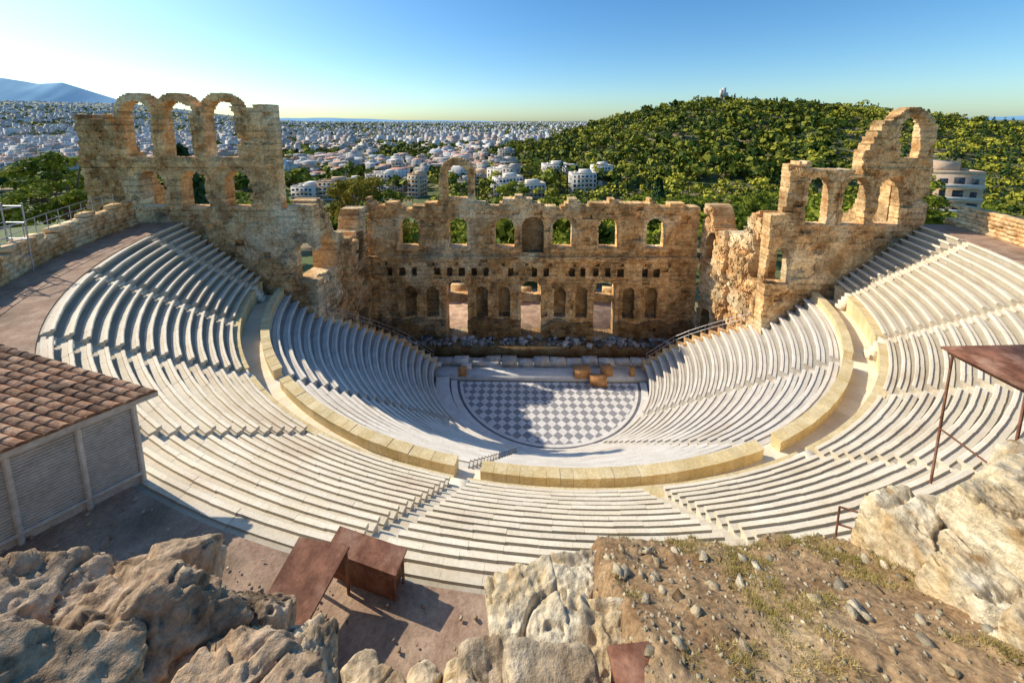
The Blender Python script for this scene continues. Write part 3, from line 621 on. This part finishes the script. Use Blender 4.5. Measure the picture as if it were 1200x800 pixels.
n=170; X=RS.uniform(-34,26,n);Y=RS.uniform(24,78,n); R=RS.uniform(1.8,3.9,n); forest('tree_grove',X,Y,T(X,Y),R,R*RS.uniform(.8,1.5,n)+1.0,200,M_leaf,5,.13,tj=.35)
n=220; X=RS.uniform(-230,-35,n);Y=RS.uniform(15,230,n); keep=(X/Y<-.75)|(Y<90); X=X[keep];Y=Y[keep]
R=RS.uniform(3.,5.5,len(X)); forest('tree_grove',X,Y,T(X,Y),R,R*1.0+2,220,M_leaf,5,.13,tj=.35)
n=260; X=RS.uniform(90,330,n);Y=RS.uniform(-10,150,n); keep=(X/(Y+40)>.75)&(X/(Y+40)<2.2); X=X[keep];Y=Y[keep]
R=RS.uniform(3.,6.,len(X)); forest('tree_grove',X,Y,T(X,Y),R,R*1.0+2,200,M_leaf,5,.14,tj=.35)
def tree(name,x,y,H,R,mt,seed,z=None):
    rnd=random.Random(seed); z=float(T(x,y)) if z is None else z; e=empty(name,(x,y,z)); V=[];F=[]
    def limb(p,q,r0,r1):
        p=Vector(p);q=Vector(q);d=(q-p).normalized();a=d.orthogonal().normalized();b=d.cross(a);n=len(V)
        for s,r in ((p,r0),(q,r1)):
            for i in range(7): t=2*math.pi*i/7; V.append(s+(a*math.cos(t)+b*math.sin(t))*r)
        for i in range(7): F.append((n+i,n+(i+1)%7,n+7+(i+1)%7,n+7+i))
    limb((0,0,-.5),(.2,.1,H*.4),H*.03,H*.02); limb((.2,.1,H*.4),(0,.3,H*.75),H*.02,H*.008); cl=[]
    for i in range(11):
        a=i*2.4;l=R*rnd.uniform(.4,.85);zz=H*rnd.uniform(.5,.92); limb((.15,.15,H*rnd.uniform(.35,.6)),(l*math.cos(a),l*math.sin(a),zz),H*.011,H*.004); cl.append((l*math.cos(a),l*math.sin(a),zz))
    cl.append((0,0,H*.92))
    mkl('trunk_and_limbs',V,F,M_bark,parent=e)
    C=np.array(cl); rr=np.array([R*rnd.uniform(.28,.46) for _ in cl])
    forest('crown',C[:,0],C[:,1],C[:,2],rr,rr*0,260,mt,3,.10,tj=.3,parent=e)
for i,(x,y,H,R,m_,nm) in enumerate([(-37,38,20,5.5,M_leafy,'broadleaf_tree'),(-32,46,17,5,M_leaf,'broadleaf_tree'),(-44,50,18,5,M_leafy,'broadleaf_tree'),(-29,30,15,4.5,M_leaf,'olive_tree'),(-25,26,14,4,M_leafy,'olive_tree'),
    (-4,120,22,7,M_leaf,'pine_tree'),(8,90,15,6,M_leaf,'pine_tree'),(-72,30,17,6,M_leaf,'pine_tree'),(-80,20,19,6,M_leaf,'pine_tree'),(-66,12,18,5,M_leaf,'pine_tree'),(62,60,16,6,M_leaf,'pine_tree'),(78,40,20,7,M_leaf,'pine_tree'),(30,60,14,6,M_leaf,'olive_tree'),(48,70,14,6,M_leaf,'olive_tree')]): tree(nm,x,y,H,R,m_,i)
for i,(x,y,H) in enumerate([(-76,42,26),(-55,70,19),(60,130,24),(150,60,26)]):
    z=float(T(x,y)); e=empty('cypress_tree',(x,y,z)); V,F=bars([((0,0,-1),(0,0,H*.5),.25)]); mkl('trunk',V,F,M_bark,parent=e)
    o=cypresses('crown',np.zeros(1),np.zeros(1),np.zeros(1),np.array([float(H)]),1600,M_leafc); o.parent=e
# ------------------------------------------------------------------ city
n=16000
d=np.exp(RS.uniform(np.log(300),np.log(8500),n)); lat=RS.uniform(-1.75,1.0,n); Y=d;X=lat*d
hillh=np.interp(X,HX,HZ)*sm((Y-150)/340)*(1-sm((Y-520)/500)); keep=(hillh<5)&~((np.hypot(X,Y)<300))&(fbm(X/160,Y/160,31)<.60)
X=X[keep];Y=Y[keep];d=np.hypot(X,Y);n=len(X); sc=1+.5*sm((d-1500)/4000)
w=RS.gamma(4,3.2,n).clip(5,40)*sc; dp=RS.uniform(7,17,n)*sc; hh=RS.choice([4,6,7,10,10,13,16,19],n)*RS.uniform(.85,1.15,n)*(1+.15*sc)*np.where(d<900,.75,1); rot=(hsh(np.floor(X/260),np.floor(Y/260),2)-.5)*1.4+RS.choice([0,1.5708],n)
Z=T(X,Y); L=np.stack([X,Y,Z+hh/2-1,w,dp,hh+2,rot],-1)
m=RS.uniform(size=n)<.6; L2=np.stack([X[m]+RS.uniform(-2,2,m.sum()),Y[m]+RS.uniform(-2,2,m.sum()),Z[m]+hh[m]+1.2,w[m]*.4,dp[m]*.45,np.full(m.sum(),2.8),rot[m]],-1)
pal=np.array([(.86,.80,.70),(.80,.70,.55),(.68,.52,.36),(.88,.85,.79),(.54,.46,.38),(.70,.44,.28),(.80,.70,.58),(.88,.80,.68),(.46,.40,.35)])
c=pal[RS.randint(0,len(pal),n)]*RS.uniform(.7,1.02,(n,1)); c2=c[m]*.95
LL=np.concatenate([L,L2]); cc=np.concatenate([c,c2]); dd=np.hypot(LL[:,0],LL[:,1]); f=(1-np.exp(-dd/6000))[:,None]; hz=np.array([.60,.68,.78]); cc=cc*(1-f)+hz*f  # aerial haze painted into wall and roof colours, growing with distance
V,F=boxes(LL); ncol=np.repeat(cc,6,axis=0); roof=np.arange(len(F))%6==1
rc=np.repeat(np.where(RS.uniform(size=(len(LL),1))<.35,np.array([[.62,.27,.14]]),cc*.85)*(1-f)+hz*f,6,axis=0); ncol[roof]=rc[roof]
uv=np.zeros((len(F),4,2))
for s,(ax) in zip((2,3,4,5),(3,4,3,4)):
    W=LL[:,ax]; H=LL[:,5]; i=np.arange(len(LL))*6+s
    uv[i,1,0]=W;uv[i,2,0]=W;uv[i,2,1]=H;uv[i,3,1]=H
fl=np.arange(len(F))%6<2; uv[fl]=0
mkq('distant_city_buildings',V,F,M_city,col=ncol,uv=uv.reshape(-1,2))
n=11000; d=np.exp(RS.uniform(np.log(240),np.log(4500),n)); X=RS.uniform(-1.75,.9,n)*d; Y=d; keep=(fbm(X/160,Y/160,31)+RS.uniform(0,.28,n)>.53); X=X[keep];Y=Y[keep];d=d[keep]; R=RS.uniform(3,7,len(X))*(1+.9*sm((d-800)/3000)); forest('city_trees',X,Y,T(X,Y),R,R*1.3,18,M_leafh,2,.38,tbase=RS.uniform(0,.5,len(X)))
def building(name,x,y,w,dp,fl,rot,mt,seed):
    rnd=random.Random(seed); z=float(T(x,y))-1.5; e=empty(name,(x,y,z)); e.rotation_euler=(0,0,rot); H=fl*3.1+2
    V,F=boxes([(0,0,H/2,w,dp,H,0),(w*.12,dp*.1,H+1.3,w*.45,dp*.5,2.6,0),(-w*.3,0,H+.9,1.5,1.5,1.8,0),(0,-dp/2+.1,H+.45,w,.2,.9,0),(0,dp/2-.1,H+.45,w,.2,.9,0),(-w/2+.1,0,H+.45,.2,dp-.42,.9,0),(w/2-.1,0,H+.45,.2,dp-.42,.9,0)])
    mkq('walls',V,F,mt,parent=e)
    B=[];W=[]; bs=rnd.choice([.9,.6,.45]); bo=rnd.uniform(-.05,.05)*w
    for k in range(fl):
        zz=2+k*3.1
        B.append((bo,-(dp/2+.7),zz,w*bs,1.4,.18,0)); B.append((bo,-(dp/2+1.38),zz+.55,w*bs,.08,.9,0))
        for sd in (-1,1):
            B.append((sd*(w/2+.5),0,zz,1.0,dp*.5,.18,0)); B.append((sd*(w/2+.98),0,zz+.5,.08,dp*.5,.8,0))
        q=-w/2+1.6
        while q<w/2-1:
            W.append((q,-dp/2,zz+1.35,rnd.choice([1.2,1.6,2.0]),.12,rnd.choice([1.5,2.2]),0)); q+=2.9
        q=-dp/2+1.6
        while q<dp/2-1:
            for sd in (-1,1): W.append((sd*w/2,q,zz+1.35,.12,1.3,1.6,0))
            q+=2.9
    V,F=boxes(B); mkq('balconies',V,F,M_bw,tint=[.9]*len(F),parent=e); V,F=boxes(W); mkq('windows',V,F,M_win,parent=e)
k=0
for row,dY in enumerate((235,280,330,385)):
    for lx in np.arange(-.62,.30,.06):
        x=(lx+random.uniform(-.025,.025))*dY; y=dY+random.uniform(-18,18)
        if np.interp(x,HX,HZ)*sm((y-150)/340)>8 or random.random()<.12: continue
        building('apartment_building',x,y,random.uniform(9,22),random.uniform(9,15),random.choice([2,2,3,3,4,5]),random.uniform(-.7,.7),random.choice([M_bw,M_bw,M_bw2,M_bw3]),k); k+=1
building('apartment_building',104,60,12,14,7,-.3,M_bw2,991)
mo=empty('hilltop_monument',(262,470,float(T(262,470))+4)); 
V,F=boxes([(0,0,3,11,5,14,0),(-3.4,0,15,3,3,10,0),(0,0,16,3.9,2.6,13,0),(3.4,0,13,2.6,3,7,0),(0,0,.5,14,8,12,0),(0,-.2,10.1,11.5,5.4,.6,0)]); mkq('monument_walls',V,F,M_rub,parent=mo)
# ------------------------------------------------------------------ light, world, camera
el=math.radians(37); az=np.array([-.93,.36]); az/=np.linalg.norm(az)
sv=Vector((az[0]*math.cos(el),az[1]*math.cos(el),math.sin(el)))
sd=bpy.data.lights.new('sun','SUN'); sd.energy=5; sd.angle=math.radians(.5); sd.color=(1,.90,.74); so=link(bpy.data.objects.new('sun',sd)); so.rotation_euler=(-sv).to_track_quat('-Z','Y').to_euler()
w=bpy.data.worlds.new('World'); scn.world=w; w.use_nodes=True; N=w.node_tree.nodes; bg=N['Background']; sk=N.new('ShaderNodeTexSky'); sk.sky_type='NISHITA'; sk.sun_disc=False; sk.sun_elevation=el; sk.sun_rotation=math.atan2(az[0],az[1]); sk.altitude=100; sk.air_density=1; sk.dust_density=.9; sk.ozone_density=2
tm=N.new('ShaderNodeMixRGB'); tm.blend_type='MULTIPLY'; tm.inputs[0].default_value=1; tm.inputs[2].default_value=(.86,1.05,1.12,1)
hs=N.new('ShaderNodeHueSaturation'); hs.inputs['Saturation'].default_value=1.3
Lw=w.node_tree.links.new; Lw(sk.outputs[0],hs.inputs['Color']); Lw(hs.outputs[0],tm.inputs[1]); Lw(tm.outputs[0],bg.inputs[0]); bg.inputs[1].default_value=.15
cd=bpy.data.cameras.new('camera'); cam=link(bpy.data.objects.new('camera',cd)); cam.location=(-2.4,-40,28.2); cam.rotation_euler=(math.radians(82),0,math.radians(1.0)); cd.sensor_width=36; cd.lens=13.5; cd.shift_y=-192/1200; cd.clip_start=.05; cd.clip_end=60000
scn.camera=cam
